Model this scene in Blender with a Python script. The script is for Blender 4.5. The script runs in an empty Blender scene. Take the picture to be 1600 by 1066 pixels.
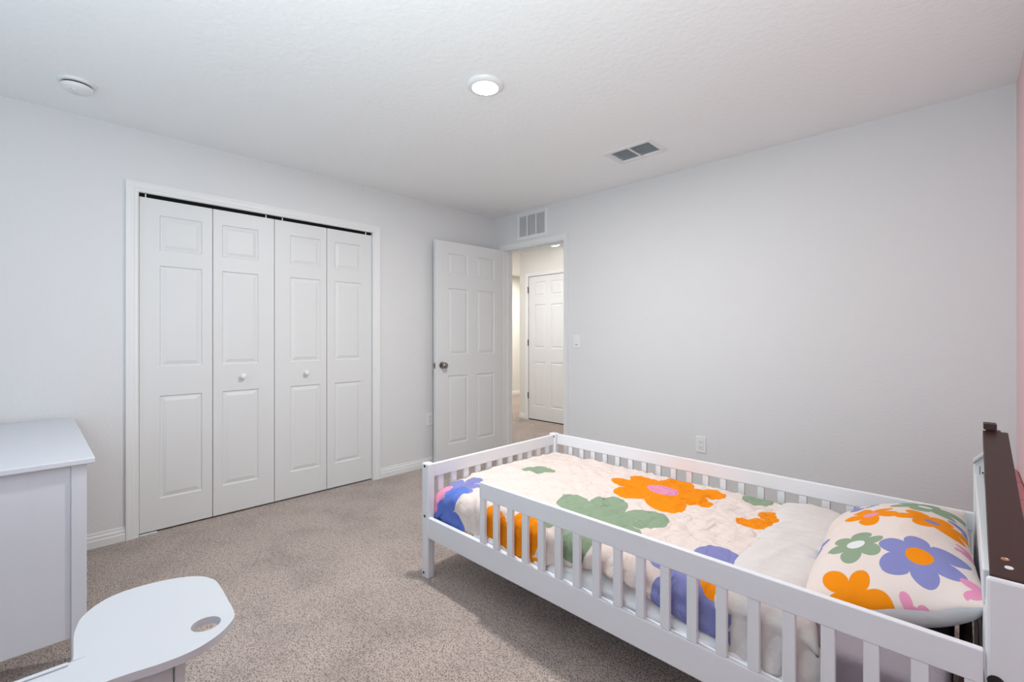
import bpy, bmesh, math, random
from mathutils import Vector, Matrix, noise
random.seed(7)
S = bpy.context.scene
COL = S.collection
PI = math.pi

# ------------------------------------------------------------------ camera, world, light, exposure
cam = bpy.data.cameras.new('camera'); co = bpy.data.objects.new('camera', cam); COL.objects.link(co)
co.location = (3.527, -3.329, 1.204); co.rotation_euler = (PI/2, 0, .776)
cam.sensor_width = 36; cam.lens = 718.1/1600*36; cam.shift_y = -7.6/1600; cam.clip_start = .02
S.camera = co
S.view_settings.view_transform = 'Standard'; S.view_settings.look = 'None'
S.view_settings.gamma = 1; S.view_settings.use_curve_mapping = False
S.view_settings.exposure = 0.10
W = bpy.data.worlds.new('sky'); S.world = W; W.use_nodes = True
W.node_tree.nodes['Background'].inputs[0].default_value = (.62, .78, 1, 1)
W.node_tree.nodes['Background'].inputs[1].default_value = 1.0

def area(name, loc, rot, sx, sy, power, color, shape='RECTANGLE'):
    l = bpy.data.lights.new(name, 'AREA'); l.shape = shape; l.size = sx; l.size_y = sy
    l.energy = power; l.color = color
    o = bpy.data.objects.new(name, l); COL.objects.link(o); o.location = loc; o.rotation_euler = rot
    return o
# the ceiling lamp's downward beam
area('lamp_light', (1.852, -1.81, 2.405), (0, 0, 0), .12, .12, 31.5, (.985, .985, .965), 'DISK')
# added fill aimed up at the ceiling beside the camera, plus the weak daylight of the window behind
area('ceiling_fill', (3.2, -3.5, 1.3), (PI-.5, 0, .8), .5, .5, 31, (.82, .985, .99))
area('window_daylight', (1.85, -4.30, 1.45), (PI/2, 0, 0), 1.9, 1.5, 5, (.48, .76, 1.0))
area('hall_fill_light', (-.40, .36, 2.39), (0, 0, 0), .3, .3, 24, (1.0, .985, .97), 'DISK')  # added hall fill, set away from the hall fixture to reach the door
area('landing_fill_light', (-2.2, 3.0, 2.39), (0, 0, 0), .4, .4, 42, (1.0, .93, .84), 'DISK')  # added warm fill for the landing, no fixture belongs to it

# ------------------------------------------------------------------ materials
def mat(name, color, rough=.5, spec=.5, metal=0, bump=None, emit=None, vary=None, sheen=0, coat=0):
    """bump = (scale, strength, distance); vary = (scale, darker colour, lo, hi)"""
    m = bpy.data.materials.new(name); m.use_nodes = True; nt = m.node_tree
    b = nt.nodes['Principled BSDF']; c4 = (*color, 1)
    b.inputs['Base Color'].default_value = c4; b.inputs['Roughness'].default_value = rough
    b.inputs['Specular IOR Level'].default_value = spec; b.inputs['Metallic'].default_value = metal
    if sheen: b.inputs['Sheen Weight'].default_value = sheen
    if coat: b.inputs['Coat Weight'].default_value = coat
    tc = nt.nodes.new('ShaderNodeTexCoord')
    if bump:
        n = nt.nodes.new('ShaderNodeTexNoise'); n.inputs['Scale'].default_value = bump[0]; n.inputs['Detail'].default_value = 3
        nt.links.new(tc.outputs['Object'], n.inputs['Vector'])
        bp = nt.nodes.new('ShaderNodeBump'); bp.inputs['Strength'].default_value = bump[1]; bp.inputs['Distance'].default_value = bump[2]
        nt.links.new(n.outputs['Fac'], bp.inputs['Height']); nt.links.new(bp.outputs['Normal'], b.inputs['Normal'])
    if vary:
        n = nt.nodes.new('ShaderNodeTexNoise'); n.inputs['Scale'].default_value = vary[0]; n.inputs['Detail'].default_value = 5
        nt.links.new(tc.outputs['Object'], n.inputs['Vector'])
        mr = nt.nodes.new('ShaderNodeMapRange'); mr.inputs[1].default_value = vary[2]; mr.inputs[2].default_value = vary[3]
        nt.links.new(n.outputs['Fac'], mr.inputs[0])
        mx = nt.nodes.new('ShaderNodeMix'); mx.data_type = 'RGBA'; mx.inputs[6].default_value = (*vary[1], 1); mx.inputs[7].default_value = c4
        nt.links.new(mr.outputs[0], mx.inputs[0]); nt.links.new(mx.outputs[2], b.inputs['Base Color'])
    if emit:
        b.inputs['Emission Color'].default_value = (*emit[0], 1); b.inputs['Emission Strength'].default_value = emit[1]
    return m

def wood_mat(name, color, dark, rough=.4, axis='X', s=1.0, bump=.05):
    m = mat(name, color, rough); nt = m.node_tree; b = nt.nodes['Principled BSDF']
    tc = nt.nodes.new('ShaderNodeTexCoord'); mp = nt.nodes.new('ShaderNodeMapping')
    sc = {'X': (2, 40, 40), 'Y': (40, 2, 40), 'Z': (40, 40, 2)}[axis]
    mp.inputs['Scale'].default_value = [v*s for v in sc]
    n = nt.nodes.new('ShaderNodeTexNoise'); n.inputs['Scale'].default_value = 1.5; n.inputs['Detail'].default_value = 5
    nt.links.new(tc.outputs['Object'], mp.inputs[0]); nt.links.new(mp.outputs[0], n.inputs['Vector'])
    mx = nt.nodes.new('ShaderNodeMix'); mx.data_type = 'RGBA'; mx.inputs[6].default_value = (*dark, 1); mx.inputs[7].default_value = (*color, 1)
    nt.links.new(n.outputs['Fac'], mx.inputs[0]); nt.links.new(mx.outputs[2], b.inputs['Base Color'])
    bp = nt.nodes.new('ShaderNodeBump'); bp.inputs['Strength'].default_value = bump; bp.inputs['Distance'].default_value = .002
    nt.links.new(n.outputs['Fac'], bp.inputs['Height']); nt.links.new(bp.outputs['Normal'], b.inputs['Normal'])
    return m

M = {}
M['wall'] = mat('wall_paint', (.738, .734, .738), .75, .25, bump=(70, .28, .004))
M['pink'] = mat('pink_wall_paint', (.86, .61, .625), .75, .25, bump=(70, .28, .004))
M['ceil'] = mat('ceiling_knockdown', (.92, .925, .93), .85, .2, bump=(34, .42, .007))
M['trim'] = mat('white_trim', (.79, .79, .79), .38, .45)
M['door'] = mat('white_door', (.73, .73, .73), .42, .45, bump=(160, .05, .001))
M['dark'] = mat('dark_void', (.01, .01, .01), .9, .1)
M['plastic'] = mat('white_plastic', (.82, .82, .82), .32, .5)
M['grille'] = mat('white_enamel', (.80, .80, .81), .4, .5)
M['duct'] = mat('grey_duct', (.06, .065, .07), .7, .2)
M['duct2'] = mat('grille_backing', (.62, .62, .61), .7, .2)
M['louvre'] = mat('shaded_louvre', (.66, .69, .72), .5, .3)  # shade on the ceiling register's louvres is put into this grey
M['steel'] = mat('brushed_nickel', (.30, .28, .26), .3, .5, 1)
M['bolt'] = mat('dark_bolt', (.03, .028, .026), .4, .5, .6)
M['bed'] = wood_mat('white_bed_paint', (.765, .77, .80), (.735, .74, .765), .36, 'X')
M['bedv'] = wood_mat('white_bed_paint_upright', (.765, .77, .80), (.735, .74, .765), .36, 'Z')
M['desk'] = wood_mat('white_desk_laminate', (.66, .67, .71), (.63, .64, .69), .4, 'Z', .6)
M['table'] = mat('white_table_lacquer', (.57, .58, .61), .3, .5)
M['brown'] = wood_mat('dark_brown_wood', (.042, .011, .008), (.028, .009, .007), .45, 'Y', 1, .12)
M['brownv'] = wood_mat('dark_brown_wood_upright', (.042, .011, .008), (.028, .009, .007), .45, 'Z', 1, .12)
M['brass'] = mat('brass_cam', (.55, .32, .22), .35, .5, .8)
M['capw'] = mat('white_cap', (.75, .72, .70), .4)
M['lav'] = mat('lavender_sheet', (.33, .285, .32), .9, .15, bump=(18, .5, .012))
M['white_sheet'] = mat('white_cotton', (.84, .84, .85), .9, .15, bump=(45, .3, .004))
M['fold'] = mat('cream_white_cotton', (.66, .62, .60), .9, .15, bump=(26, .5, .010))
M['mat_pink'] = mat('dusty_pink_vinyl', (.50, .17, .18), .5, .4)
M['glow'] = mat('led_diffuser', (1, 1, 1), .4, .3, emit=((1, .98, .95), 16.0))
M['glow2'] = mat('hall_led_diffuser', (1, 1, 1), .4, .3, emit=((1, .97, .92), 3.0))
M['hallwall'] = mat('hall_wall_paint', (.74, .73, .70), .75, .25, bump=(70, .25, .004))
M['glass'] = mat('window_glass', (1, 1, 1), .0, .5)
M['glass'].node_tree.nodes['Principled BSDF'].inputs['Transmission Weight'].default_value = 1

# carpet: fleck + clumps + pile relief
def carpet_mat():
    m = mat('beige_cut_pile_carpet', (.40, .33, .29), .95, .08, sheen=.25); nt = m.node_tree; b = nt.nodes['Principled BSDF']
    tc = nt.nodes.new('ShaderNodeTexCoord')
    def nz(scale, det=2, rough=.5):
        n = nt.nodes.new('ShaderNodeTexNoise'); n.inputs['Scale'].default_value = scale; n.inputs['Detail'].default_value = det
        n.inputs['Roughness'].default_value = rough
        nt.links.new(tc.outputs['Object'], n.inputs['Vector']); return n
    n1 = nz(170, 1, .5); n2 = nz(55, 3); n3 = nz(4, 4, .6); n4 = nz(.9, 3)
    def rng(n, a, c, lo, hi):
        r = nt.nodes.new('ShaderNodeMapRange'); r.inputs[1].default_value = a; r.inputs[2].default_value = c
        r.inputs[3].default_value = lo; r.inputs[4].default_value = hi; r.interpolation_type = 'SMOOTHSTEP'; nt.links.new(n.outputs['Fac'], r.inputs[0]); return r
    def mul(x, y):
        q = nt.nodes.new('ShaderNodeMath'); q.operation = 'MULTIPLY'
        nt.links.new(x.outputs[0], q.inputs[0]); nt.links.new(y.outputs[0], q.inputs[1]); return q
    v = mul(mul(rng(n1, .36, .52, .40, 1.12), rng(n2, .3, .55, .78, 1.08)), mul(rng(n3, .3, .6, .86, 1.06), rng(n4, .3, .7, .95, 1.05)))
    mx = nt.nodes.new('ShaderNodeMix'); mx.data_type = 'RGBA'; mx.inputs[6].default_value = (0, 0, 0, 1); mx.inputs[7].default_value = (.480, .388, .342, 1)
    mx.clamp_factor = False
    nt.links.new(v.outputs[0], mx.inputs[0]); nt.links.new(mx.outputs[2], b.inputs['Base Color'])
    bp = nt.nodes.new('ShaderNodeBump'); bp.inputs['Strength'].default_value = .8; bp.inputs['Distance'].default_value = .012
    ad = nt.nodes.new('ShaderNodeMath'); ad.operation = 'ADD'
    nt.links.new(n1.outputs['Fac'], ad.inputs[0]); nt.links.new(n2.outputs['Fac'], ad.inputs[1])
    nt.links.new(ad.outputs[0], bp.inputs['Height']); nt.links.new(bp.outputs['Normal'], b.inputs['Normal'])
    return m
M['carpet'] = carpet_mat()

# flower print, drawn in the cloth's own flat coordinates (UV in metres)
def flower_group():
    g = bpy.data.node_groups.new('flower', 'ShaderNodeTree')
    for n, t in (('Color', 'NodeSocketColor'), ('UV', 'NodeSocketVector'), ('X', 'NodeSocketFloat'), ('Y', 'NodeSocketFloat'), ('Radius', 'NodeSocketFloat'),
                 ('Turn', 'NodeSocketFloat'), ('Petals', 'NodeSocketFloat'), ('Stretch', 'NodeSocketFloat'), ('Petal', 'NodeSocketColor'), ('Centre', 'NodeSocketColor'), ('Core', 'NodeSocketFloat')):
        g.interface.new_socket(n, in_out='INPUT', socket_type=t)
    g.interface.new_socket('Color', in_out='OUTPUT', socket_type='NodeSocketColor')
    gi = g.nodes.new('NodeGroupInput'); go = g.nodes.new('NodeGroupOutput'); L = g.links
    def m(op, a, b=None, c=None):
        n = g.nodes.new('ShaderNodeMath'); n.operation = op
        for i, v in enumerate((a, b, c)):
            if v is None: continue
            if isinstance(v, (int, float)): n.inputs[i].default_value = v
            else: L.new(v, n.inputs[i])
        return n.outputs[0]
    sp = g.nodes.new('ShaderNodeSeparateXYZ'); L.new(gi.outputs['UV'], sp.inputs[0])
    x0 = m('SUBTRACT', sp.outputs[0], gi.outputs['X']); y0 = m('SUBTRACT', sp.outputs[1], gi.outputs['Y'])
    ct = m('COSINE', gi.outputs['Turn']); st = m('SINE', gi.outputs['Turn'])
    x = m('DIVIDE', m('ADD', m('MULTIPLY', x0, ct), m('MULTIPLY', y0, st)), gi.outputs['Radius'])
    y = m('DIVIDE', m('SUBTRACT', m('MULTIPLY', y0, ct), m('MULTIPLY', x0, st)), m('MULTIPLY', gi.outputs['Radius'], gi.outputs['Stretch']))
    r = m('SQRT', m('ADD', m('MULTIPLY', x, x), m('MULTIPLY', y, y)))
    th = m('ARCTAN2', y, x)
    seg = m('DIVIDE', 2*PI, gi.outputs['Petals'])
    idx = m('ROUND', m('DIVIDE', th, seg))
    a = m('SUBTRACT', th, m('MULTIPLY', idx, seg))
    # uneven petals: length varies a little from one to the next
    k = m('ADD', 1.0, m('MULTIPLY', .10, m('SINE', m('ADD', m('MULTIPLY', idx, 2.3), m('MULTIPLY', gi.outputs['X'], 17.0)))))
    rr = m('DIVIDE', r, k)
    px = m('DIVIDE', m('SUBTRACT', m('MULTIPLY', rr, m('COSINE', a)), .58), .42)
    py = m('DIVIDE', m('MULTIPLY', rr, m('SINE', a)), .315)
    pet = m('LESS_THAN', m('ADD', m('MULTIPLY', px, px), m('MULTIPLY', py, py)), 1.0)
    inn = m('LESS_THAN', rr, .46)
    core = m('LESS_THAN', r, gi.outputs['Core'])
    mask = m('MAXIMUM', pet, inn)
    a1 = g.nodes.new('ShaderNodeMix'); a1.data_type = 'RGBA'; L.new(mask, a1.inputs[0]); L.new(gi.outputs['Color'], a1.inputs[6]); L.new(gi.outputs['Petal'], a1.inputs[7])
    a2 = g.nodes.new('ShaderNodeMix'); a2.data_type = 'RGBA'; L.new(core, a2.inputs[0]); L.new(a1.outputs[2], a2.inputs[6]); L.new(gi.outputs['Centre'], a2.inputs[7])
    L.new(a2.outputs[2], go.inputs[0])
    return g
FG = flower_group()
ORG = (.80, .245, .006); SAGE = (.25, .33, .225); PUR = (.22, .23, .47); PNK = (.70, .27, .42); CREAM = (.72, .62, .575); WHT = (.70, .70, .70)
BLUE = (.12, .19, .56)
def print_mat(name, flowers, warp=.02, bumpscale=26, bumpdist=.006, quilt=False):
    """flowers: x, y, radius, turn, petals, stretch, petal colour, centre colour, core size"""
    m = mat(name, CREAM, .9, .12); nt = m.node_tree; b = nt.nodes['Principled BSDF']; L = nt.links
    uv = nt.nodes.new('ShaderNodeUVMap'); uv.uv_map = 'cloth'
    nz = nt.nodes.new('ShaderNodeTexNoise'); nz.inputs['Scale'].default_value = 9; nz.inputs['Detail'].default_value = 2
    L.new(uv.outputs[0], nz.inputs['Vector'])
    s = nt.nodes.new('ShaderNodeVectorMath'); s.operation = 'SUBTRACT'; L.new(nz.outputs['Color'], s.inputs[0]); s.inputs[1].default_value = (.5, .5, .5)
    sc = nt.nodes.new('ShaderNodeVectorMath'); sc.operation = 'SCALE'; L.new(s.outputs[0], sc.inputs[0]); sc.inputs['Scale'].default_value = warp
    ad = nt.nodes.new('ShaderNodeVectorMath'); ad.operation = 'ADD'; L.new(uv.outputs[0], ad.inputs[0]); L.new(sc.outputs[0], ad.inputs[1])
    prev = None
    for f in flowers:
        n = nt.nodes.new('ShaderNodeGroup'); n.node_tree = FG
        if prev: L.new(prev, n.inputs['Color'])
        else: n.inputs['Color'].default_value = (*CREAM, 1)
        L.new(ad.outputs[0], n.inputs['UV'])
        for k, v in zip(('X', 'Y', 'Radius', 'Turn', 'Petals', 'Stretch'), f[:6]): n.inputs[k].default_value = v
        n.inputs['Petal'].default_value = (*f[6], 1); n.inputs['Centre'].default_value = (*f[7], 1); n.inputs['Core'].default_value = f[8]
        prev = n.outputs[0]
    L.new(prev, b.inputs['Base Color'])
    w = nt.nodes.new('ShaderNodeTexNoise'); w.inputs['Scale'].default_value = bumpscale; w.inputs['Detail'].default_value = 4; w.inputs['Distortion'].default_value = 1.2
    mp = nt.nodes.new('ShaderNodeMapping'); mp.inputs['Scale'].default_value = (1, .6, 1); mp.inputs['Rotation'].default_value = (0, 0, .6)
    L.new(uv.outputs[0], mp.inputs[0]); L.new(mp.outputs[0], w.inputs['Vector'])
    bp = nt.nodes.new('ShaderNodeBump'); bp.inputs['Strength'].default_value = .55; bp.inputs['Distance'].default_value = bumpdist
    L.new(w.outputs['Fac'], bp.inputs['Height']); L.new(bp.outputs['Normal'], b.inputs['Normal'])
    return m

# ------------------------------------------------------------------ mesh helpers
def tag(o, label=None, cat=None, group=None, kind=None):
    if label: o['label'] = label
    if cat: o['category'] = cat
    if group: o['group'] = group
    if kind: o['kind'] = kind
    return o
def empty(name, loc=(0, 0, 0), rz=0, **k):
    o = bpy.data.objects.new(name, None); COL.objects.link(o); o.location = loc; o.rotation_euler = (0, 0, rz); o.empty_display_size = .1
    return tag(o, **k)
def mobj(name, bm, m, parent=None, smooth=False, bevel=0, **k):
    me = bpy.data.meshes.new(name); bm.normal_update(); bm.to_mesh(me); bm.free(); me.materials.append(m)
    if smooth:
        for p in me.polygons: p.use_smooth = True
    o = bpy.data.objects.new(name, me); COL.objects.link(o)
    if parent: o.parent = parent
    if bevel:
        b = o.modifiers.new('bevel', 'BEVEL'); b.width = bevel; b.segments = 2; b.limit_method = 'ANGLE'; b.angle_limit = .6
        b.harden_normals = False
    return tag(o, **k)
def bx(bm, x0, x1, y0, y1, z0, z1, mtx=None):
    vs = [bm.verts.new((x, y, z)) for x in (x0, x1) for y in (y0, y1) for z in (z0, z1)]
    if mtx:
        for v in vs: v.co = mtx @ v.co
    for f in ((0, 1, 3, 2), (4, 6, 7, 5), (0, 4, 5, 1), (2, 3, 7, 6), (0, 2, 6, 4), (1, 5, 7, 3)):
        bm.faces.new([vs[i] for i in f])
def box(name, b, m, parent=None, bevel=0, **k):
    bm = bmesh.new(); bx(bm, *b); return mobj(name, bm, m, parent, bevel=bevel, **k)
def boxes(name, bs, m, parent=None, bevel=0, **k):
    bm = bmesh.new()
    for b in bs: bx(bm, *b)
    return mobj(name, bm, m, parent, bevel=bevel, **k)
def lathe(bm, prof, n=32, mtx=None, cap=True):
    rings = []
    for r, z in prof:
        rings.append([bm.verts.new((r*math.cos(2*PI*i/n), r*math.sin(2*PI*i/n), z)) for i in range(n)])
    for a, b in zip(rings, rings[1:]):
        for i in range(n): bm.faces.new((a[i], a[(i+1) % n], b[(i+1) % n], b[i]))
    if cap:
        bm.faces.new(rings[0][::-1]); bm.faces.new(rings[-1])
    if mtx:
        for rg in rings:
            for v in rg: v.co = mtx @ v.co
def lobj(name, prof, m, parent=None, n=32, mtx=None, loc=None, smooth=True, **k):
    bm = bmesh.new(); lathe(bm, prof, n, mtx); bmesh.ops.recalc_face_normals(bm, faces=bm.faces)
    o = mobj(name, bm, m, parent, smooth=smooth, **k)
    if smooth: o.modifiers.new('split', 'EDGE_SPLIT').split_angle = .7
    if loc: o.location = loc
    return o
def copy_tree(o, parent=None, **k):
    c = o.copy(); COL.objects.link(c); c.parent = parent
    for ch in list(o.children): copy_tree(ch, c)
    return tag(c, **k)
def strip(name, prof, length, m, parent=None, mtx=None, **k):
    """extrude a closed profile [(a,b)] along local x for `length`"""
    bm = bmesh.new()
    A = [bm.verts.new((0, a, b)) for a, b in prof]; B = [bm.verts.new((length, a, b)) for a, b in prof]; n = len(prof)
    for i in range(n): bm.faces.new((A[i], A[(i+1) % n], B[(i+1) % n], B[i]))
    bm.faces.new(A[::-1]); bm.faces.new(B)
    bmesh.ops.recalc_face_normals(bm, faces=bm.faces)
    if mtx:
        for v in bm.verts: v.co = mtx @ v.co
    return mobj(name, bm, m, parent, **k)

# ------------------------------------------------------------------ room shell
H = 2.44; XR = 3.714; YF = -4.25
ST = dict(kind='structure')
box('floor', (-3.2, XR+.12, YF-.12, 5.2, -.06, 0), M['carpet'], **ST)['label'] = 'beige cut pile carpet'
VX0, VX1, VY0, VY1 = 1.955-.140, 1.955+.140, -.548-.090, -.548+.090      # opening of the ceiling register
boxes('ceiling', [(-3.2, VX0, YF-.12, 5.2, H, H+.1), (VX1, XR+.12, YF-.12, 5.2, H, H+.1), (VX0, VX1, YF-.12, VY0, H, H+.1), (VX0, VX1, VY1, 5.2, H, H+.1), (VX0, VX1, VY0, VY1, H+.05, H+.1)], M['ceil'], **ST)
CY0, CY1, CZ = -2.935, -1.395, 2.07                 # closet opening in the left wall
boxes('wall_left', [(-.12, 0, YF, CY0, 0, H), (-.12, 0, CY1, .0, 0, H), (-.12, 0, CY0, CY1, CZ, H)], M['wall'], **ST)
DX0, DX1, DZ = .135, .94, 2.10                      # doorway in the back wall
boxes('wall_back', [(-.12, DX0, 0, .12, 0, H), (DX1, XR, 0, .12, 0, H), (DX0, .366, 0, .12, DZ, H), (.692, DX1, 0, .12, DZ, H), (.366, .692, 0, .12, DZ, 2.195), (.366, .692, 0, .12, 2.388, H), (.366, .692, .05, .12, 2.195, 2.388)], M['wall'], **ST)
box('wall_right', (XR, XR+.12, YF, .12, 0, H), M['pink'], **ST)
WX0, WX1, WZ0, WZ1 = .9, 2.8, .7, 2.2
boxes('wall_front', [(-.12, WX0, YF-.12, YF, 0, H), (WX1, XR+.12, YF-.12, YF, 0, H), (WX0, WX1, YF-.12, YF, 0, WZ0), (WX0, WX1, YF-.12, YF, WZ1, H)], M['wall'], **ST)
boxes('wall_closet', [(-.75, -.70, -3.1, -1.2, 0, H), (-.70, -.12, -3.1, -3.05, 0, H), (-.70, -.12, -1.25, -1.2, 0, H)], M['wall'], **ST)
# hall beyond the doorway
boxes('wall_hall_door', [(-1.15, -.985, 1.6, 1.72, 0, H), (-.205, 1.7, 1.6, 1.72, 0, H), (-.985, -.205, 1.6, 1.72, 2.075, H)], M['hallwall'], **ST)
box('wall_landing', (-3.18, -3.06, .12, 5.1, 0, H), M['hallwall'], **ST)
boxes('wall_hall_ends', [(-3.06, -.12, 0, .12, 0, H), (1.6, 1.7, .12, 1.6, 0, H), (-3.06, -1.0, 5.0, 5.1, 0, H), (-1.15, -1.05, 1.72, 5.0, 0, H)], M['hallwall'], **ST)
# window behind the camera
w = empty('window_1', (0, 0, 0), **ST)
boxes('window_frame', [(WX0, WX0+.05, YF-.1, YF-.04, WZ0, WZ1), (WX1-.05, WX1, YF-.1, YF-.04, WZ0, WZ1), (WX0+.05, WX1-.05, YF-.1, YF-.04, WZ0, WZ0+.05),
       (WX0+.05, WX1-.05, YF-.1, YF-.04, WZ1-.05, WZ1), (1.82, 1.88, YF-.1, YF-.04, WZ0+.05, WZ1-.05)], M['trim'], w)

# baseboards: tall base with stepped top
BASE = [(0, 0), (-.014, 0), (-.014, .040), (-.011, .045), (-.011, .060), (-.006, .066), (-.005, .080), (0, .082)]
def base(name, p0, p1, m=None):
    v = Vector(p1)-Vector(p0); L = v.length; a = math.atan2(v.y, v.x)
    strip(name, BASE, L, m or M['trim'], mtx=Matrix.Translation((p0[0], p0[1], 0)) @ Matrix.Rotation(a, 4, 'Z'), **ST)
# the room lies to the right (-y local) when walking p0 -> p1
base('baseboard_left', (0, YF), (0, -2.992)); base('baseboard_left', (0, -1.335), (0, 0))
base('baseboard_back', (0, 0), (.085, 0)); base('baseboard_back', (.99, 0), (XR, 0)); base('baseboard_right', (XR, 0), (XR, YF)); base('baseboard_front', (XR, YF), (0, YF))
base('baseboard_hall', (-1.15, 1.6), (-1.03, 1.6)); base('baseboard_landing', (-3.06, .12), (-3.06, 5.0))

# casings: profiled trim, mitred
CAS = [(0, 0), (0, .008), (.006, .013), (.018, .012), (.022, .015), (.040, .016), (.050, .018), (.060, .018), (.062, 0)]   # (across from inner edge, proud)
def casing(name, plane, a0, a1, z1, w=1.0, parent=None):
    """plane: function (a, z, out) -> world point"""
    t = empty(name, **ST) if parent is None else parent
    wd = CAS[-1][0]*w
    for part in ('left', 'right', 'head'):
        bm = bmesh.new(); A = []; B = []
        for c, o in CAS:
            c *= w
            if part == 'left': A.append(plane(a0-c, 0, o)); B.append(plane(a0-c, z1+c, o))
            elif part == 'right': A.append(plane(a1+c, 0, o)); B.append(plane(a1+c, z1+c, o))
            else: A.append(plane(a0-c, z1+c, o)); B.append(plane(a1+c, z1+c, o))
        A = [bm.verts.new(p) for p in A]; B = [bm.verts.new(p) for p in B]; n = len(A)
        for i in range(n): bm.faces.new((A[i], A[(i+1) % n], B[(i+1) % n], B[i]))
        bm.faces.new(A[::-1]); bm.faces.new(B); bmesh.ops.recalc_face_normals(bm, faces=bm.faces)
        mobj('head_casing' if part == 'head' else 'side_casing', bm, M['trim'], t)
    return t
casing('trim_1', lambda a, z, o: (o, a, z), CY0+.004, CY1-.004, CZ-.002)
casing('trim_2', lambda a, z, o: (a, -o, z), DX0+.008, DX1-.014, DZ-.018, .88)
# closet and door jambs
boxes('trim_3', [(-.12, .0, CY0, CY0+.006, 0, CZ), (-.12, .0, CY1-.006, CY1, 0, CZ)], M['trim'], **ST)
boxes('trim_4', [(DX0, DX0+.012, .0, .12, 0, DZ-.016), (DX1-.018, DX1, .0, .12, 0, DZ-.016), (DX0, DX1, .0, .12, DZ-.022, DZ),
                 (DX0+.012, DX0+.022, .045, .08, 0, DZ-.022), (DX1-.028, DX1-.018, .045, .08, 0, DZ-.022), (DX0+.02, DX1-.02, .045, .08, DZ-.032, DZ-.022)], M['trim'], **ST)
casing('trim_5', lambda a, z, o: (a, 1.6-o, z), -.985+.01, -.205-.01, 2.075-.01, .8)

# ------------------------------------------------------------------ panelled doors
def panel_bm(w, h, t=.006):
    """moulded raised panel filling a w x h opening, centred on x, base z=0, face at y=0 looking -y"""
    bm = bmesh.new()
    prof = [(0, 0), (.006, .0075), (.013, .0075), (.034, .0015), (.036, .0015)]
    rings = []
    for ins, dep in prof:
        rings.append([bm.verts.new(p) for p in ((-w/2+ins, dep, ins), (w/2-ins, dep, ins), (w/2-ins, dep, h-ins), (-w/2+ins, dep, h-ins))])
    for a, b in zip(rings, rings[1:]):
        for i in range(4): bm.faces.new((a[i], a[(i+1) % 4], b[(i+1) % 4], b[i]))
    bm.faces.new(rings[-1])
    back = [bm.verts.new((v.co.x, .0095, v.co.z)) for v in rings[0]]
    for i in range(4): bm.faces.new((rings[0][(i+1) % 4], rings[0][i], back[i], back[(i+1) % 4]))
    bm.faces.new(back[::-1])
    return bm
def slab(name, w, h, t, openings, parent, m):
    """door slab x 0..w, z 0..h, face at y=0 (looking -y), with rectangular pockets (x0,x1,z0,z1) 9.5 mm deep on the face"""
    xs = sorted({0, w, *[v for o in openings for v in o[:2]]}); zs = sorted({0, h, *[v for o in openings for v in o[2:]]})
    bm = bmesh.new(); V = {}
    def v(x, y, z):
        k = (round(x, 5), round(y, 5), round(z, 5))
        if k not in V: V[k] = bm.verts.new((x, y, z))
        return V[k]
    for x0, x1 in zip(xs, xs[1:]):
        for z0, z1 in zip(zs, zs[1:]):
            hole = any(o[0] <= x0+1e-6 and x1 <= o[1]+1e-6 and o[2] <= z0+1e-6 and z1 <= o[3]+1e-6 for o in openings)
            y = .0096 if hole else 0
            bm.faces.new((v(x0, y, z0), v(x1, y, z0), v(x1, y, z1), v(x0, y, z1)))
            bm.faces.new((v(x0, t, z1), v(x1, t, z1), v(x1, t, z0), v(x0, t, z0)))
    for x0, x1, z0, z1 in openings:
        for p, q in (((x0, z0), (x1, z0)), ((x1, z0), (x1, z1)), ((x1, z1), (x0, z1)), ((x0, z1), (x0, z0))):
            # walls of the pocket follow the grid lines
            xx = [x for x in xs if min(p[0], q[0]) <= x <= max(p[0], q[0])]; zz = [z for z in zs if min(p[1], q[1]) <= z <= max(p[1], q[1])]
            pts = [(x, p[1]) for x in xx] if len(xx) > 1 else [(p[0], z) for z in zz]
            for a, b in zip(pts, pts[1:]): bm.faces.new((v(a[0], 0, a[1]), v(b[0], 0, b[1]), v(b[0], .0096, b[1]), v(a[0], .0096, a[1])))
    for x0, x1 in zip(xs, xs[1:]):
        for z in (0, h): bm.faces.new((v(x0, 0, z), v(x1, 0, z), v(x1, t, z), v(x0, t, z)))
    for z0, z1 in zip(zs, zs[1:]):
        for x in (0, w): bm.faces.new((v(x, 0, z0), v(x, 0, z1), v(x, t, z1), v(x, t, z0)))
    bmesh.ops.recalc_face_normals(bm, faces=bm.faces)
    return mobj(name, bm, m, parent)
PZ = [(.20, .835), (1.015, 1.640), (1.735, 1.950)]     # panel heights seen in the photograph
def add_panels(par, openings, m, back=None):
    for x0, x1, z0, z1 in openings:
        p = mobj('raised_panel', panel_bm(x1-x0, z1-z0), m, par); p.location = ((x0+x1)/2, 0, z0)
        if back is not None:
            q = mobj('raised_panel', panel_bm(x1-x0, z1-z0), m, par); q.location = ((x0+x1)/2, back+.0, z0); q.rotation_euler = (0, 0, PI)
KNOB = [(.011, 0), (.009, .004), (.007, .012), (.012, .018), (.0175, .023), (.0185, .029), (.016, .034), (.009, .037), (.002, .0375)]
c1 = empty('door_1', (-.012, CY0+.009, .012), PI/2, label='four-leaf white bifold closet door with small round white knobs', **ST)   # local x runs along +y, face (-y local) looks into the room (+x)
lw = (CY1-CY0-.018-3*.0042)/4
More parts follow.
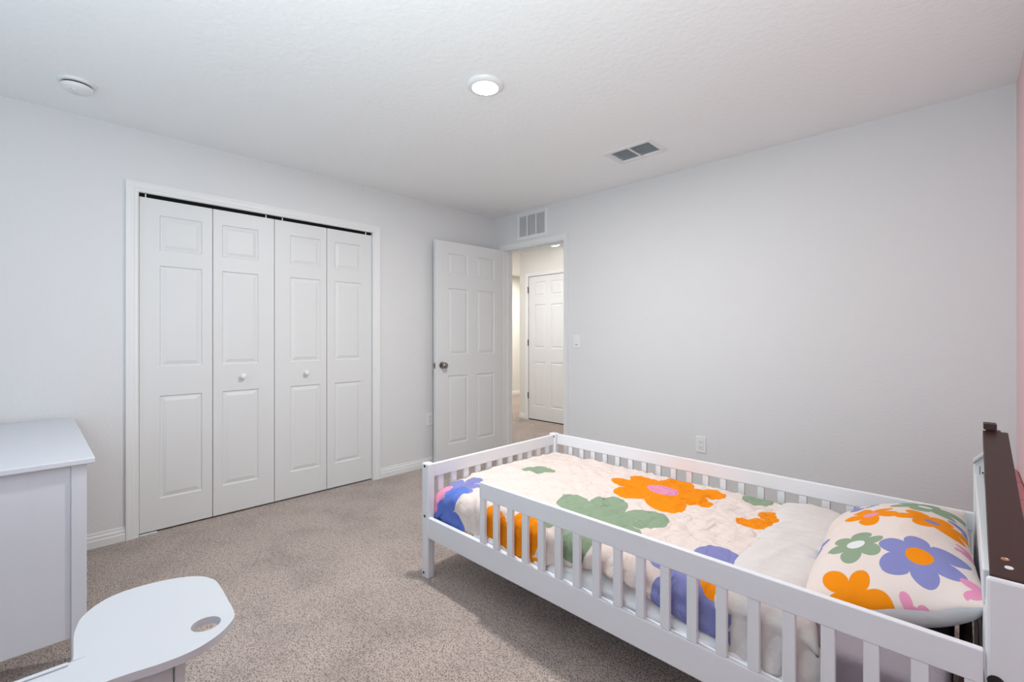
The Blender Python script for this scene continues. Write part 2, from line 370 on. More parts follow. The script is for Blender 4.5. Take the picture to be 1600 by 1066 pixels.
for i in range(4):
    lx = i*(lw+.0042)
    lf = empty('leaf', (lx, 0, 0)); lf.parent = c1
    off = {0: .098, 1: .052, 2: .106, 3: .06}[i]
    ow = .223
    ops = [(off, off+ow, a-.012, b-.012) for a, b in PZ]
    s = slab('leaf_slab', lw, 2.034, .035, ops, c1, M['door']); s.location = (lx, 0, 0); s.name = 'leaf'
    bpy.data.objects.remove(lf)
    add_panels(s, ops, M['door'])
    if i in (1, 2):
        kx = {1: off+ow/2+.01, 2: off+ow/2}[i]
        lobj('knob', KNOB, M['plastic'], s, 24, Matrix.Rotation(PI/2, 4, 'X'), (kx, 0, .918))
# top track pins and floor bracket
for yy in (.03, lw*2-.05, lw*2+.06, lw*4-.04):
    lobj('pivot_pin', [(.0035, 0), (.0035, .02)], M['plastic'], c1, 8, None, (yy, .0005, 2.034))
box('track_shade', (0, 4*lw+.009, .004, .034, 2.040, 2.066), M['dark'], c1)  # black strip filling the gap over the leaves, its shade put into the colour
box('floor_bracket', (.0, .085, -.012, .03, -.012, -.008), M['plastic'], c1)

# open bedroom door: hinged on the doorway's left jamb, swung into the room
hx, hy = .152, -.024; ex, ey = .108, -.835
ang = math.atan2(ey-hy, ex-hx)
L2 = math.hypot(ex-hx, ey-hy)
d2 = empty('door_2', (hx, hy, .012), ang, label='white six-panel bedroom door standing open against the closet wall', **ST)
# local x from hinge to free edge (-y world); local +y then looks +x (room).  Face must look +x => mirror: build slab with face at y=0 looking -y, turned
def six(w): # panels measured from the hinge side
    c = [(.115*w/.81, .335*w/.81), (.445*w/.81, .672*w/.81)]
    return [(a, b, z0-.012, z1-.012) for a, b in c for z0, z1 in [(.20, .835), (1.03, 1.65), (1.775, 1.975)]]
holder = empty('door_body', (L2, 0, 0), PI); holder.parent = d2
ops = [(L2-b, L2-a, z0, z1) for a, b, z0, z1 in six(L2)]
s2 = slab('door_slab', L2, 2.073, .035, ops, d2, M['door'])
s2.location = (L2, 0, 0); s2.rotation_euler = (0, 0, PI)
bpy.data.objects.remove(holder)
add_panels(s2, ops, M['door'])
def lever_knob(par, x, y, z, sgn, m):
    mt = Matrix.Rotation(-PI/2*sgn, 4, 'X')
    lobj('door_knob', [(.032, 0), (.032, .004), (.029, .008), (.012, .010), (.010, .028), (.018, .034), (.026, .042), (.0275, .052), (.024, .060), (.014, .065), (.002, .066)], m, par, 28, mt, (x, y, z))
lever_knob(d2, L2-.07, 0.0, .925, 1, M['steel'])
lever_knob(d2, L2-.07, -.035, .925, -1, M['steel'])
box('latch_plate', (L2, L2+.0015, -.029, -.006, .895, .952), M['steel'], d2)
box('latch', (L2+.0015, L2+.011, -.022, -.013, .915, .933), M['steel'], d2)
for z in (.25, 1.0, 1.8): lobj('hinge', [(.006, 0), (.006, .09)], M['steel'], d2, 10, None, (-.005, -.040, z))
box('strike_plate', (DX1-.0195, DX1-.018, .004, .034, .905, .965), M['steel'], bpy.data.objects['trim_4'])

# hall door, shut
d3 = empty('door_3', (-.970, 1.604, .014), 0, label='white six-panel door closed across the hall', **ST)
w3 = .752
ops = six(w3)
s3 = slab('door_slab', w3, 2.045, .035, [(a, b, z0, min(z1, 1.975)) for a, b, z0, z1 in ops], d3, M['door']); add_panels(s3, ops, M['door'])
for z in (.29, 1.05, 1.81):
    lobj('hinge', [(.007, 0), (.007, .09)], M['bolt'], d3, 10, None, (-.006, -.012, z))
box('door_stop_pin', (-.035, .0, -.017, -.012, 1.892, 1.900), M['bolt'], d3)
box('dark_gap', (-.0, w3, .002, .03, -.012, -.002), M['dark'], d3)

# ------------------------------------------------------------------ ceiling fittings
t = empty('ceiling_light', (1.852, -1.81, H), label='round white LED ceiling light, lit, in the middle of the ceiling', cat='ceiling light')
lobj('rim', [(.088, 0), (.090, -.004), (.086, -.012), (.076, -.018), (.064, -.019), (.062, -.015), (.062, -.002)], M['plastic'], t, 48)
lobj('diffuser', [(.062, -.012), (.058, -.019), (.045, -.0235), (.025, -.026), (.002, -.027)], M['glow'], t, 48)
t = empty('smoke_detector', (.445, -3.215, H), label='round white smoke detector on the ceiling above the closet', cat='smoke detector')
lobj('base_ring', [(.072, 0), (.073, -.004), (.070, -.012), (.062, -.014)], M['plastic'], t, 48)
lobj('sensor_gap', [(.056, -.012), (.056, -.021)], M['dark'], t, 48)
lobj('cover', [(.060, -.021), (.0610, -.026), (.058, -.036), (.046, -.043), (.02, -.045), (.002, -.0452)], M['plastic'], t, 48)
lobj('test_button', [(.012, -.0445), (.011, -.048), (.004, -.049)], M['grille'], t, 24).location = (.02, -.01, 0)
for i in range(5): box('sound_slot', (-.034+i*.006, -.031+i*.006, -.02, .004, -.0453, -.0435), M['louvre'], t)

def register(name, loc, rot, w, h, cols, n, louvre, label, divider=.008, edge=.03, tilt=.6, slatw=.016):
    """a grille in local x (width) / y (height), facing local -z"""
    t = empty(name, loc, label=label, cat='air vent'); t.rotation_euler = rot
    e = edge
    bm = bmesh.new()
    rg = []
    for ins, z in ((0, 0), (.002, -.004), (.008, -.006), (e-.004, -.007), (e, -.004), (e, .024 if cols == 2 else .012)):
        rg.append([bm.verts.new(p) for p in ((-w/2+ins, -h/2+ins, z), (w/2-ins, -h/2+ins, z), (w/2-ins, h/2-ins, z), (-w/2+ins, h/2-ins, z))])
    for a, b in zip(rg, rg[1:]):
        for i in range(4): bm.faces.new((a[i], a[(i+1) % 4], b[(i+1) % 4], b[i]))
    bmesh.ops.recalc_face_normals(bm, faces=bm.faces)
    mobj('frame', bm, M['grille'], t)
    iw = w-2*e; ih = h-2*e; cw = (iw-(cols-1)*divider)/cols
    box('backing', (-iw/2, iw/2, -ih/2, ih/2, .022, .024) if cols == 2 else (-iw/2, iw/2, -ih/2, ih/2, .010, .012), M['duct'] if cols == 2 else M['duct2'], t)
    for c in range(1, cols): box('divider', (-iw/2+c*cw+(c-1)*divider, -iw/2+c*cw+c*divider, -ih/2, ih/2, -.005, .004), M['grille'], t)
    proto = None
    for c in range(cols):
        cx = -iw/2+c*(cw+divider)+cw/2
        for k in range(n):
            yy = -ih/2+(k+.5)*ih/n
            if proto is None:
                bm = bmesh.new(); bx(bm, -cw/2, cw/2, -slatw/2, slatw/2, -.0006, .0006, Matrix.Rotation(tilt, 4, 'X')); o = proto = mobj('slat', bm, M['louvre'] if cols == 2 else M['grille'], t)
            else: o = proto.copy(); COL.objects.link(o)
            o.location = (cx, yy, .006 if cols == 2 else .002)
    for sx in (-1, 1): lobj('screw', [(.004, -.0065), (.003, -.008), (.001, -.0082)], M['grille'], t, 10).location = (sx*(w/2-e/2), 0, 0)
    return t
register('ceiling_vent', (1.955, -.548, H), (0, 0, 0), .355, .255, 2, 8, None, 'rectangular white ceiling register with two banks of louvres greyed for shade', .010, .034, .85, .017)
register('wall_vent', (.529, 0, 2.291), (-PI/2, 0, 0), .396, .262, 3, 22, None, 'white return air grille on the wall above the open doorway', .012, .030, -.85, .0065)

# ------------------------------------------------------------------ wall plates
def plate(name, loc, rz, label, cat, w=.074, h=.118):
    t = empty(name, loc, rz, label=label, cat=cat)
    bm = bmesh.new(); bx(bm, -w/2, w/2, -.006, 0, -h/2, h/2); mobj('cover_plate', bm, M['plastic'], t, bevel=.003)
    return t
def outlet(loc, rz, label):
    t = plate('wall_outlet', loc, rz, label, 'outlet')
    for s in (-1, 1):
        bm = bmesh.new(); bx(bm, -.017, .017, -.0085, -.006, s*.0195-.0135, s*.0195+.0135); r = mobj('receptacle', bm, M['plastic'], t, bevel=.004)
        boxes('slots', [(-.008, -.0055, -.0089, -.008, s*.0195, s*.0195+.008), (.0055, .0075, -.0089, -.008, s*.0195, s*.0195+.007), (-.002, .002, -.0089, -.008, s*.0195-.009, s*.0195-.005)], M['bolt'], r)
    lobj('screw', [(.003, 0), (.0025, .001)], M['grille'], t, 10, Matrix.Rotation(PI/2, 4, 'X'), (0, -.006, 0))
outlet((2.175, 0, .421), 0, 'white double outlet on the back wall above the bed rail')
outlet((0, -.822, .437), PI/2, 'white double outlet on the closet wall beside the open door edge')
t = plate('light_switch', (1.071, 0, 1.156), 0, 'white rocker light switch on the wall right of the doorway', 'light switch')
bm = bmesh.new(); bx(bm, -.017, .017, -.009, -.006, -.033, .033, Matrix.Rotation(.03, 4, 'X')); r = mobj('rocker', bm, M['plastic'], t, bevel=.001)
box('slider_mark', (-.010, .010, -.0105, -.0085, -.030, -.026), M['duct'], t)
for sz in (-.048, .048): lobj('screw', [(.003, 0), (.0025, .001)], M['grille'], t, 10, Matrix.Rotation(PI/2, 4, 'X'), (0, -.006, sz))
t = empty('hall_ceiling_light', (-.36, 1.44, H), label='small round white light on the hall ceiling seen through the doorway', cat='ceiling light')
lobj('rim', [(.085, 0), (.085, -.014), (.070, -.020)], M['plastic'], t, 32)
lobj('diffuser', [(.070, -.020), (.05, -.032), (.002, -.038)], M['glow2'], t, 32)

# ------------------------------------------------------------------ desk against the closet wall
t = empty('desk', (1.215, -3.195, 0), label='white desk with panelled end standing at the closet wall on the left', cat='desk')
t.rotation_euler = (0, 0, math.radians(.8))
D = 1.185; DW = .66
bm = bmesh.new(); bx(bm, -D, .012, -DW, 0, .733, .755); mobj('desk_top', bm, M['desk'], t, bevel=.004)
for x0 in (-.052, -D+.01):
    for y0 in (-.064, -DW+.022):
        bm = bmesh.new(); bx(bm, x0, x0+.046, y0, y0+.042, 0, .733); mobj('leg', bm, M['desk'], t, bevel=.002)
bm = bmesh.new(); bx(bm, -.030, -.014, -DW+.064, -.064, .10, .733); mobj('end_panel', bm, M['desk'], t, bevel=.002)
bm = bmesh.new(); bx(bm, -D+.02, -D+.036, -DW+.064, -.064, .10, .733); mobj('end_panel', bm, M['desk'], t, bevel=.002)
box('back_panel', (-D+.056, -.052, -.05, -.036, .35, .733), M['desk'], t)
box('drawer_rail', (-D+.056, -.052, -DW+.024, -DW+.042, .63, .733), M['desk'], t)

# ------------------------------------------------------------------ child's table with the paddle-shaped wing
t = empty('play_table', (2.187, -3.047, 0), label='low white child table with rounded paddle end and a round hole', cat='table')
OUT = [(2.75, -3.80), (2.132, -3.80), (2.132, -3.30), (2.128, -3.288), (2.115, -3.283), (2.02, -3.279), (1.972, -3.272), (1.93, -3.261), (1.885, -3.232), (1.858, -3.195), (1.850, -3.15), (1.858, -3.09), (1.882, -3.033),
       (1.915, -2.998), (1.945, -2.984), (1.973, -2.977), (2.018, -2.976), (2.097, -2.979), (2.165, -2.982), (2.199, -2.988), (2.222, -3.001), (2.251, -3.029), (2.270, -3.062), (2.281, -3.10), (2.279, -3.151), (2.268, -3.205), (2.266, -3.255), (2.30, -3.29), (2.36, -3.31), (2.75, -3.32)]
def catmull(P, n=4):
    R = []; N = len(P)
    for i in range(N):
        p0, p1, p2, p3 = P[i-1], P[i], P[(i+1) % N], P[(i+2) % N]
        sharp = i in (0, 1, N-1) or i == N-2
        for k in range(1 if sharp else n):
            u = k/n
            R.append(tuple(.5*(2*p1[j]+(p2[j]-p0[j])*u+(2*p0[j]-5*p1[j]+4*p2[j]-p3[j])*u*u+(3*p1[j]-p0[j]-3*p2[j]+p3[j])*u**3) for j in (0, 1)))
    return R
def plate_with_hole(name, out, holes, z0, z1, m, parent, off, bevel=.004):
    from mathutils.geometry import tessellate_polygon
    loops = [[Vector((x, y, 0)) for x, y in out]]
    for hx_, hy_, hr in holes: loops.append([Vector((hx_+hr*math.cos(-2*PI*i/40), hy_+hr*math.sin(-2*PI*i/40), 0)) for i in range(40)])
    flat = [p for l in loops for p in l]
    tris = tessellate_polygon(loops)
    bm = bmesh.new(); T = [bm.verts.new((p.x-off[0], p.y-off[1], z1)) for p in flat]; B = [bm.verts.new((p.x-off[0], p.y-off[1], z0)) for p in flat]
    for a, b, c in tris:
        bm.faces.new((T[a], T[b], T[c])); bm.faces.new((B[c], B[b], B[a]))
    k = 0
    for l in loops:
        n = len(l)
        for i in range(n): bm.faces.new((T[k+i], T[k+(i+1) % n], B[k+(i+1) % n], B[k+i]))
        k += n
    bmesh.ops.recalc_face_normals(bm, faces=bm.faces)
    bmesh.ops.dissolve_limit(bm, angle_limit=.01, verts=bm.verts, edges=bm.edges) if False else None
    return mobj(name, bm, m, parent, bevel=bevel)
OFF = (2.187, -3.047)
plate_with_hole('table_top', catmull(OUT), [(2.187, -3.047, .0315)], .472, .49, M['table'], t, OFF, .003)
def lx(v): return v-OFF[0]
def ly(v): return v-OFF[1]
boxes('raised_lip', [(lx(2.134), lx(2.146), ly(-3.79), ly(-3.292), .4905, .494)], M['table'], t, bevel=.0012)
# bracket leg under the wing and the table's four legs
bm = bmesh.new()
side = [(2.225, 0), (2.268, 0), (2.258, .12), (2.253, .25), (2.254, .36), (2.259, .43), (2.268, .472), (2.225, .472)]
A = [bm.verts.new((lx(x), ly(-3.102), z)) for x, z in side]; B = [bm.verts.new((lx(x), ly(-3.122), z)) for x, z in side]
for i in range(len(side)): bm.faces.new((A[i], A[(i+1) % len(side)], B[(i+1) % len(side)], B[i]))
bm.faces.new(A); bm.faces.new(B[::-1]); bmesh.ops.recalc_face_normals(bm, faces=bm.faces)
mobj('leg', bm, M['table'], t, bevel=.002)
bm = bmesh.new(); bx(bm, lx(2.236), lx(2.252), ly(-3.48), ly(-3.123), 0.06, .471); mobj('side_panel', bm, M['table'], t, bevel=.002)
for x, y in ((2.20, -3.76), (2.68, -3.76), (2.68, -3.38)):
    bm = bmesh.new(); bx(bm, lx(x), lx(x+.04), ly(y), ly(y+.04), 0, .472); mobj('leg', bm, M['table'], t, bevel=.002)

# ------------------------------------------------------------------ bed
bed = empty('child_bed', (2.6, -1.49, 0), label='white slatted child bed with guard rails holding floral bedding', cat='bed')
def bl(b): return (b[0]-2.6, b[1]-2.6, b[2]+1.49, b[3]+1.49, b[4], b[5])
def bpart(name, b, m=None, bevel=.003, parent=None, **k):
    bm = bmesh.new(); bx(bm, *bl(b)); return mobj(name, bm, m or M['bed'], parent or bed, bevel=bevel, **k)
YN, YB = -2.0, -.965          # near face, far face of the bed
def post(x0, x1, y0, y1, z1):
    # rounded top
    bm = bmesh.new(); bx(bm, *bl((x0, x1, y0, y1, 0, z1))); return mobj('post', bm, M['bedv'], bed, bevel=.006)
def bolt(par, x, z, y=YN):
    lobj('bolt', [(.0065, 0), (.0065, .0012), (.004, .0018), (.0035, .0004)], M['bolt'], par, 16, Matrix.Rotation(PI/2, 4, 'X'), (x-2.6, y+1.49-.0002, z))
pn = post(1.588, 1.640, YN, YN+.042, .570); bolt(pn, 1.614, .556); bolt(pn, 1.614, .307); bolt(pn, 1.605, .024)
pf = post(1.588, 1.640, YB-.042, YB, .570); bolt(pf, 1.628, .552, YB-.042)
# foot end
bpart('foot_rail', (1.606, 1.628, YN+.042, YB-.042, .497, .562))
bpart('foot_rail', (1.606, 1.628, YN+.042, YB-.042, .205, .300))
y = YN+.042+.034
proto = None
k = 0
while y+.034 < YB-.05:
    o = bpart('slat', (1.609, 1.625, y, y+.034, .300, .497), M['bedv'], .002) if proto is None else proto.copy()
    if proto is None: proto = o
    else: COL.objects.link(o); o.location.y = proto.location.y+k*.0842
    y += .0842; k += 1
# side rails
for ya, yb in ((YN+.002, YN+.024), (YB-.024, YB-.002)):
    bpart('side_rail', (1.640, 3.556, ya, yb, .205, .305))
bolt(bed.children[-2], 1.70, .262, YN+.002)
# near guard rail from x = 2.022 to the head post, far guard rail the whole length
bpart('guard_rail', (2.022, 3.557, YN+.001, YN+.019, .498, .568))
bpart('guard_rail', (1.640, 3.557, YB-.020, YB-.001, .500, .566))
proto = None
for k in range(19):
    x = 2.022+.0837*k
    if proto is None:
        o = proto = bpart('slat', (x, x+.030, YN+.003, YN+.019, .305, .498), M['bedv'], .002)
    else:
        o = proto.copy(); COL.objects.link(o); o.location.x = .0837*k
proto = None
for k in range(22):
    x = 1.730+.0852*k
    if x > 3.53: break
    if proto is None: proto = bpart('slat', (x, x+.029, YB-.018, YB-.003, .305, .500), M['bedv'], .002)
    else: o = proto.copy(); COL.objects.link(o); o.location.x = .0852*k
# head end
ph = post(3.560, 3.622, YN, YN+.015, .720); bolt(ph, 3.571, .518)
lobj('bolt', [(.013, 0), (.013, .001), (.006, .0025)], M['bolt'], ph, 18, Matrix.Rotation(PI/2, 4, 'X'), (3.574-2.6, YN+1.49-.0002, .514))
bpart('post', (3.560, 3.615, YN+.0155, YN+.05, 0, .66), M['bedv'])
# far head post with a sloping top
bm = bmesh.new(); bx(bm, *bl((3.554, 3.606, YB-.046, YB, 0, .75)))
for v in bm.verts:
    if v.co.z > .7 and v.co.x > .98: v.co.z = .815
far_post = mobj('post', bm, M['bedv'], bed, bevel=.003)
bm = bmesh.new(); bx(bm, *bl((3.552, 3.608, YB-.050, YB+.002, .7505, .758)))
for v in bm.verts:
    if v.co.x > .98: v.co.z += .065
mobj('post_cap', bm, mat('grey_cap', (.55, .55, .56), .35), far_post, label='grey sloping cap of the far head post')
box('groove', bl((3.5685, 3.5700, YB-.0468, YB-.0460, .30, .745)), M['duct'], far_post)
for z in (.722, .66): lobj('screw', [(.003, 0), (.002, .0008)], M['bolt'], far_post, 10, Matrix.Rotation(PI/2, 4, 'X'), (3.577-2.6, YB-.046+1.49, z))
# headboard: framed white panel
bm = bmesh.new(); bx(bm, *bl((3.560, 3.574, YN+.052, YB-.048, .47, .70))); mobj('headboard', bm, M['bed'], bed, bevel=.002)
bpart('head_rail', (3.556, 3.580, YN+.052, YB-.048, .64, .716))
bpart('head_rail', (3.560, 3.580, YN+.052, YB-.048, .205, .300))
# support slats under the mattress
proto = None
for k in range(12):
    if proto is None: proto = bpart('support_slat', (1.72, 1.79, YN+.03, YB-.03, .225, .240), M['bed'], 0)
    else: o = proto.copy(); COL.objects.link(o); o.location.x = .148*k

# ------------------------------------------------------------------ soft things
def grid_cloth(name, nu, nv, fn, m, uvf=None, thick=0, parent=None, **k):
    vs = []; uv = []
    for j in range(nv+1):
        for i in range(nu+1):
            u = i/nu; v = j/nv; vs.append(fn(u, v)); uv.append(uvf(u, v) if uvf else (u, v))
    fs = [(j*(nu+1)+i, j*(nu+1)+i+1, (j+1)*(nu+1)+i+1, (j+1)*(nu+1)+i) for j in range(nv) for i in range(nu)]
    me = bpy.data.meshes.new(name); me.from_pydata(vs, [], fs); me.materials.append(m)
    l = me.uv_layers.new(name='cloth')
    for lp in me.loops: l.data[lp.index].uv = uv[lp.vertex_index]
    for p in me.polygons: p.use_smooth = True
    o = bpy.data.objects.new(name, me); COL.objects.link(o)
    if parent: o.parent = parent
    if thick:
        s = o.modifiers.new('thick', 'SOLIDIFY'); s.thickness = thick; s.offset = -1
    return tag(o, **k)
def nz(x, y, z=0, s=1.0): return noise.noise(Vector((x*s, y*s, z)))
def ridge(x, y, a, s, z=0):
    """long soft fold running at angle a"""
    c, d = math.cos(a), math.sin(a)
    X = (x*c+y*d)*.25*s; Y = (-x*d+y*c)*s
    n = noise.noise(Vector((X+.35*nz(x, y, 5, 3), Y+.5*nz(x, y, 9, 2), z)))
    return (1-abs(n)*2.2)
# mattress
def mattress():
    bm = bmesh.new(); bx(bm, 1.645, 3.508, YN+.080, YB-.035, .242, .408)
    bmesh.ops.bevel(bm, geom=bm.edges[:], offset=.028, segments=4, profile=.6, affect='EDGES')
    bmesh.ops.subdivide_edges(bm, edges=bm.edges[:], cuts=0)
    return bm
mobj('mattress', mattress(), M['lav'], smooth=True, label='mattress in a lavender grey fitted sheet, bare near the headboard', cat='mattress')

# cross-section of a cloth lying on the mattress: v is arc length from its far edge
def cross(s, zt, yf, yn, hang_r=.03):
    """returns y, z, on-side flag for arc length s (far edge yf, near drop at yn)"""
    flat = (yf-yn)-hang_r
    if s <= flat: return yf-s, zt, 0
    q = s-flat; arc = hang_r*PI/2
    if q <= arc:
        a = q/hang_r; return yn+hang_r-hang_r*math.sin(a), zt-hang_r+hang_r*math.cos(a), q/arc*.5
    return yn, zt-hang_r-(q-arc), 1
# the white flat sheet: hangs wrinkled under the duvet's near edge
def sheet(u, v):
    x = 1.95+u*1.27; s = v*1.08
    y, z, f = cross(s, .418, -1.02, -1.944, .02)
    if f >= 1:
        w = min(1, max(0, (z-.285)/.09))
        w = w*w*(3-2*w); y = -1.976+.030*w + (.007*ridge(x, z*2, .5, 16)+.005*ridge(x, z*2, -.8, 26, 4))*(.8+.3*w) + .006*math.sin(38*z*3+x*9)*min(1, max(0, (x-2.3)*4)); z += .006*nz(x, z, 0, 12)
        y = max(y, -1.979)
    else: z += .003*nz(x, y, 0, 8)
    return (x, y, max(z, .262))
grid_cloth('flat_sheet', 150, 110, sheet, M['white_sheet'], thick=.002, label='wrinkled white flat sheet showing below the duvet behind the rail slats', cat='sheet')

# duvet -------------------------------------------------------------------
DX_A, DX_B = 1.636, 3.06
def hem(x):
    """arc length at which the near edge ends"""
    k = [(1.60, 1.10), (1.90, 1.085), (2.15, 1.075), (2.33, 1.07), (2.45, 1.035), (2.60, 1.000), (2.72, .995), (2.83, 1.02), (2.92, 1.045), (3.10, 1.05)]
    for (a, b), (c, d) in zip(k, k[1:]):
        if a <= x <= c: return b+(d-b)*(x-a)/(c-a)
    return k[-1][1]
def duvet(u, v):
    x = DX_A+u*(DX_B-DX_A)
    s = v*hem(x)
    corner = max(0, 1-math.hypot((x-1.64)/.20, (s-1.0)/.24))        # near foot corner slides down
    footdrop = max(0, 1-(x-1.636)/.045)
    y, z, f = cross(s, .438, -1.0, -1.958, .045)
    bulge = .012*math.sin(min(1, max(0, s/.95))*PI)
    if f < 1:
        z += bulge + .0055*ridge(x, y, .5, 9)+.005*ridge(x, y, -.7, 13, 3)+.006*nz(x, y, 2, 4)+.0045*ridge(x, y, 1.3, 24, 7)+.003*ridge(x, y, -.2, 34, 11)
        z += .020*math.exp(-((x-2.02)/.35)**2-((y+1.62)/.30)**2) if False else 0
        z -= .010*footdrop**2
        e = max(0, 1-s/.03); z -= .012*e*e
    if f > 0:
        side = f if f < 1 else 1
        amp = .006+.005*min(1, max(0, (s-.95)/.1))
        y += side*(amp*ridge(x*1.6, z*.5, 1.45, 11)+.004*nz(x, z, 1, 14)) - .004*side
        if 1.95 < x < 2.4 and f >= 1: y += .004*math.sin(x*95)*1
        if x > 2.35 and f >= 1: y += .006*math.sin((z*70)+x*8)*min(1, (x-2.35)/.2)
        y = min(max(y, -1.977), -1.956) if f >= 1 else max(y, -1.976)
    if corner > 0:
        c = corner*corner*(3-2*corner)
        z -= c*.045; y += c*.012
        z += c*.012*math.sin(18*math.atan2(s-1.1, x-1.60))
    z = max(z, .290)
    return (x+.004*nz(y, z, 4, 8), y, z)
P6 = 6
DUV = [
 # x, v(arc), R, turn, petals, stretch, colour, centre, core
 (2.500, .255, .295, .22, 7, .83, ORG, PNK, .25),
 (1.862, .420, .088, -.54, 2, 1.45, SAGE, SAGE, .5),
 (2.455, .750, .280, .35, 6, .92, SAGE, SAGE, .3),
 (2.865, -.05, .200, .4, 5, .85, SAGE, WHT, .25),
 (3.055, .345, .190, .25, 5, .9, ORG, PNK, .2),
 (3.000, .915, .260, .3, 6, .85, PUR, ORG, .19),
 (2.190, 1.130, .245, .95, 6, .95, ORG, PNK, .25),
 (1.930, 1.155, .120, .2, 5, .9, ORG, ORG, .25),
 (1.745, .850, .130, -.5, 5, .8, PUR, PUR, .25),
 (1.725, 1.045, .175, .1, 5, 1.0, BLUE, BLUE, .2),
 (1.640, .945, .060, .2, 5, 1.2, PNK, PNK, .2),
 (2.620, 1.180, .150, .2, 5, 1.0, PNK, WHT, .25),
]
grid_cloth('duvet', 230, 170, duvet, print_mat('floral_duvet_print', DUV, .032, 14, .036), lambda u, v: (DX_A+u*(DX_B-DX_A), v*hem(DX_A+u*(DX_B-DX_A))), thick=.010,
           label='cream duvet printed with large orange, sage and lilac flowers', cat='duvet')

# white turned-down blanket band across the bed -----------------------------
def foldx(y):   # foot-side edge / head-side edge at a given y
    t_ = (y+1.0)/-.95
    return 2.955+.045*t_, 3.195+.035*t_
def band(u, v):
    s = v*1.135
    y, z, f = cross(s, .470, -1.005, -1.962, .055)
    a, b = foldx(y)
    b += .05*max(0, min(1, (s-.85)/.2)) + .012*nz(s, 0, 3, 6)
    a += .010*nz(s, 1, 8, 5)
    if f >= 1: a += .012
    x = a+(b-a)*u
    prof = (max(0, 1-(abs(2*u-1))**3.2))**.5     # plump
    if f < 1:
        z = z-.030+.034*prof+.006*nz(x, y, 3, 5)+.0055*ridge(x, y, 1.2, 13, 2)*prof+.003*ridge(x, y, .3, 22, 8)*prof
        if f > 0: y += f*(.012*prof*-1+.01)
        e = max(0, 1-s/.04); z -= .02*e*e
    else:
        y = -1.946-.020*prof+.012*ridge(x, z, 1.2, 16)+.005*nz(x, z, 2, 20)
        y = max(-1.976, y); z = max(z, .268+.012*nz(x, 0, 0, 25))
    return (x, y, z)
grid_cloth('blanket', 60, 190, band, M['fold'], thick=.006, label='plain cream-white blanket band folded over the duvet beside the pillow', cat='blanket')

# pillow --------------------------------------------------------------------
PC = Vector((3.360, -1.425, .514)); PL, PW, PT = .385, .204, .096
PM = Matrix.Translation(PC) @ Matrix.Rotation(math.radians(3), 4, 'Z') @ Matrix.Rotation(math.radians(-19), 4, 'Y')
def pillow_pt(a, b, top):
    """a, b in [-1, 1] along the length (y) and the width (x)"""
    ca = 1-.055*(1-b*b); cb = 1-.07*(1-a*a)
    h = (max(0, 1-abs(a)**2.6))**.62*(max(0, 1-abs(b)**2.4))**.62
    X = b*PW*(1-.08*(1-abs(a)**2)*0)*(1-.10*abs(a)**4*0); Y = a*PL
    # pinched mid sides, pointed corners
    X *= 1-.06*(1-a*a); Y *= 1-.045*(1-b*b)
    h2 = (max(0, 1-abs(a)**3))**.5*(max(0, 1-abs(b)**3))**.5
    z = h*PT*1.05 if top else -h2*PT*1.22
    if top: z += h*(.010*nz(X, Y, 3, 7)+.006*ridge(X, Y, .9, 9, 2))
    z -= .022*max(0, -a)**2*(1-b*b)
    e = max(abs(a), abs(b))
    z += .010*(e**6)*nz(X, Y, 6, 16)
    return PM @ Vector((X, Y, z))
PF = [
 (.100, -.255, .097, .5, 6, 1.06, PUR, ORG, .30), (-.020, .045, .092, .9, 5, 1.0, ORG, PNK, .26), (.140, .020, .085, .1, 6, 1.0, ORG, PUR, .22),
 (-.052, -.195, .084, .3, 6, 1.0, SAGE, WHT, .30), (-.068, -.375, .084, 1.1, 5, 1.0, ORG, ORG, .2), (.050, -.398, .038, .2, 4, 1.0, PNK, PNK, .4),
 (.205, -.335, .050, .8, 4, 1.0, PNK, PNK, .4), (.215, -.110, .045, .8, 4, 1.0, PNK, PNK, .3), (.120, .195, .090, .3, 6, 1.0, SAGE, WHT, .2),
 (.225, .100, .050, .4, 5, 1.0, PUR, PUR, .3), (-.060, .250, .070, .4, 5, 1.0, PUR, WHT, .3), (-.19, -.10, .05, 0, 5, 1.0, PUR, WHT, .3)]
pil = empty('pillow', tuple(PC), label='pillow in a floral case leaning on the headboard', cat='pillow')
inv = Matrix.Translation(-PC)
def ease(t): return math.copysign(1-(1-abs(t))**1.6, t)
for nm, top, mm in (('printed_face', True, print_mat('floral_pillow_print', PF, .008, 16, .006)), ('underside', False, M['white_sheet'])):
    grid_cloth(nm, 90, 140, lambda u, v: tuple(inv @ pillow_pt(ease(2*v-1), ease(2*u-1), top)), mm, lambda u, v: (ease(2*u-1)*PW, ease(2*v-1)*PL), parent=pil,
               **({} if top else dict(label='plain white underside')))

# dark brown frame leaning over the headboard -------------------------------
br = empty('brown_bed_frame', (3.60, -1.49, 0), label='dark brown wooden side frame leaning between the headboard and the pink wall', cat='bed frame')
def brail(name, p0, p1, w, h, m, parent, bevel=.002):
    """beam from p0 to p1 (centres of the top left edge line), width along +x, depth h below"""
    bm = bmesh.new(); vs = []
    for p in (p0, p1):
        for dx in (0, w):
            for dz in (0, -h): vs.append(bm.verts.new((p[0]+dx-3.60, p[1]+1.49, p[2]+dz)))
    for f in ((0, 1, 3, 2), (4, 6, 7, 5), (0, 4, 5, 1), (2, 3, 7, 6), (0, 2, 6, 4), (1, 5, 7, 3)): bm.faces.new([vs[i] for i in f])
    bmesh.ops.recalc_face_normals(bm, faces=bm.faces)
    return mobj(name, bm, m, parent, bevel=bevel)
RA, RB = (3.5655, -1.985, .722), (3.577, -.98, .868)
tr = brail('top_rail', RA, RB, .062, .035, M['brown'], br)
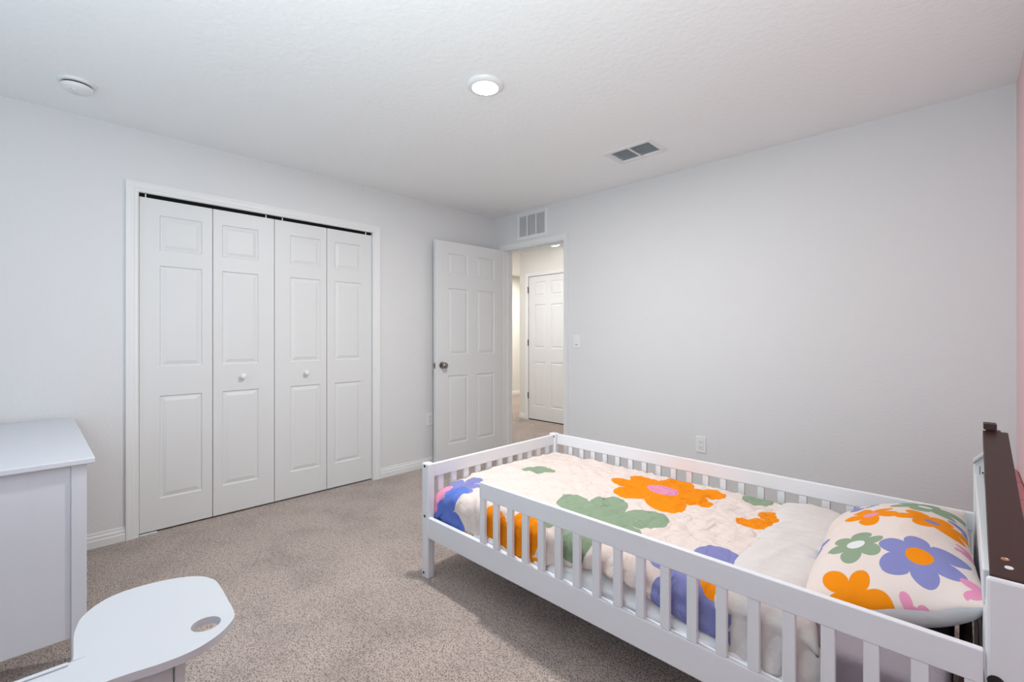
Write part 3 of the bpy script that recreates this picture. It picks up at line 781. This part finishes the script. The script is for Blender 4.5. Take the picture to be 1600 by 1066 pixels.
def on_rail(d):
    t_ = d; return [RA[i]+(RB[i]-RA[i])*t_ for i in range(3)]
sl = math.atan2(RB[2]-RA[2], RB[1]-RA[1])
for (dx, d, m_, nm, lab) in ((.024, .075, M['brass'], 'cam_bolt', 'brass cam bolt head'), (.0285, .042, M['capw'], 'screw_cap', 'white screw cap')):
    p = on_rail(d)
    o = lobj(nm, [(.0068, 0), (.0066, .0012), (.0045, .0018), (.0035, .0009), (.001, .0009)], m_, tr, 20, None, (p[0]+dx-3.60, p[1]+1.49, p[2]+.0002), label=lab)
    o.rotation_euler = (sl, 0, 0)
bx_ = lambda b: (b[0]-3.60, b[1]-3.60, b[2]+1.49, b[3]+1.49, b[4], b[5])
bm = bmesh.new(); bx(bm, *bx_((3.579, 3.612, -.985, -.935, .872, .893))); blk = mobj('end_block', bm, M['brownv'], br, bevel=.0015)
boxes('slot', [bx_((3.588, 3.602, -.968, -.965, .8932, .8936)), bx_((3.588, 3.602, -.950, -.947, .8932, .8936))], M['bolt'], blk)
box('end_post', bx_((3.585, 3.622, -.978, -.940, 0, .868)), M['brownv'], br)
box('bottom_rail', bx_((3.585, 3.622, -1.93, -.98, .10, .16)), M['brown'], br)
for k in range(9):
    y = -1.88+k*.105
    zt = on_rail((y-RA[1])/(RB[1]-RA[1]))[2]-.03
    box('slat', bx_((3.594, 3.610, y, y+.035, .16, zt)), M['brownv'], br)
# low slatted piece in the gap between mattress and headboard
sp = empty('brown_slat_panel', (3.53, -1.45, 0), label='low dark brown slatted panel in the gap between mattress and headboard', cat='slat panel')
bq = lambda b: (b[0]-3.53, b[1]-3.53, b[2]+1.45, b[3]+1.45, b[4], b[5])
for z0 in (.24, .40): box('rail', bq((3.520, 3.545, -1.90, -1.02, z0, z0+.03)), M['brown'], sp)
for k in range(8): box('slat', bq((3.524, 3.541, -1.87+k*.115, -1.835+k*.115, .27, .40)), M['brownv'], sp)
box('board', bq((3.530, 3.542, -1.92, -1.00, .21, .46)), M['brown'], sp)
# dusty pink padded panel at the pink wall
pp = empty('padded_panel', (3.69, -.5, 0), label='low dusty pink padded panel standing against the pink wall', cat='padded panel')
for k in range(3):
    bm = bmesh.new(); bx(bm, -.022, .022, -.47+k*.30, -.175+k*.30, 0, .57); mobj('pad', bm, M['mat_pink'], pp, bevel=.008)
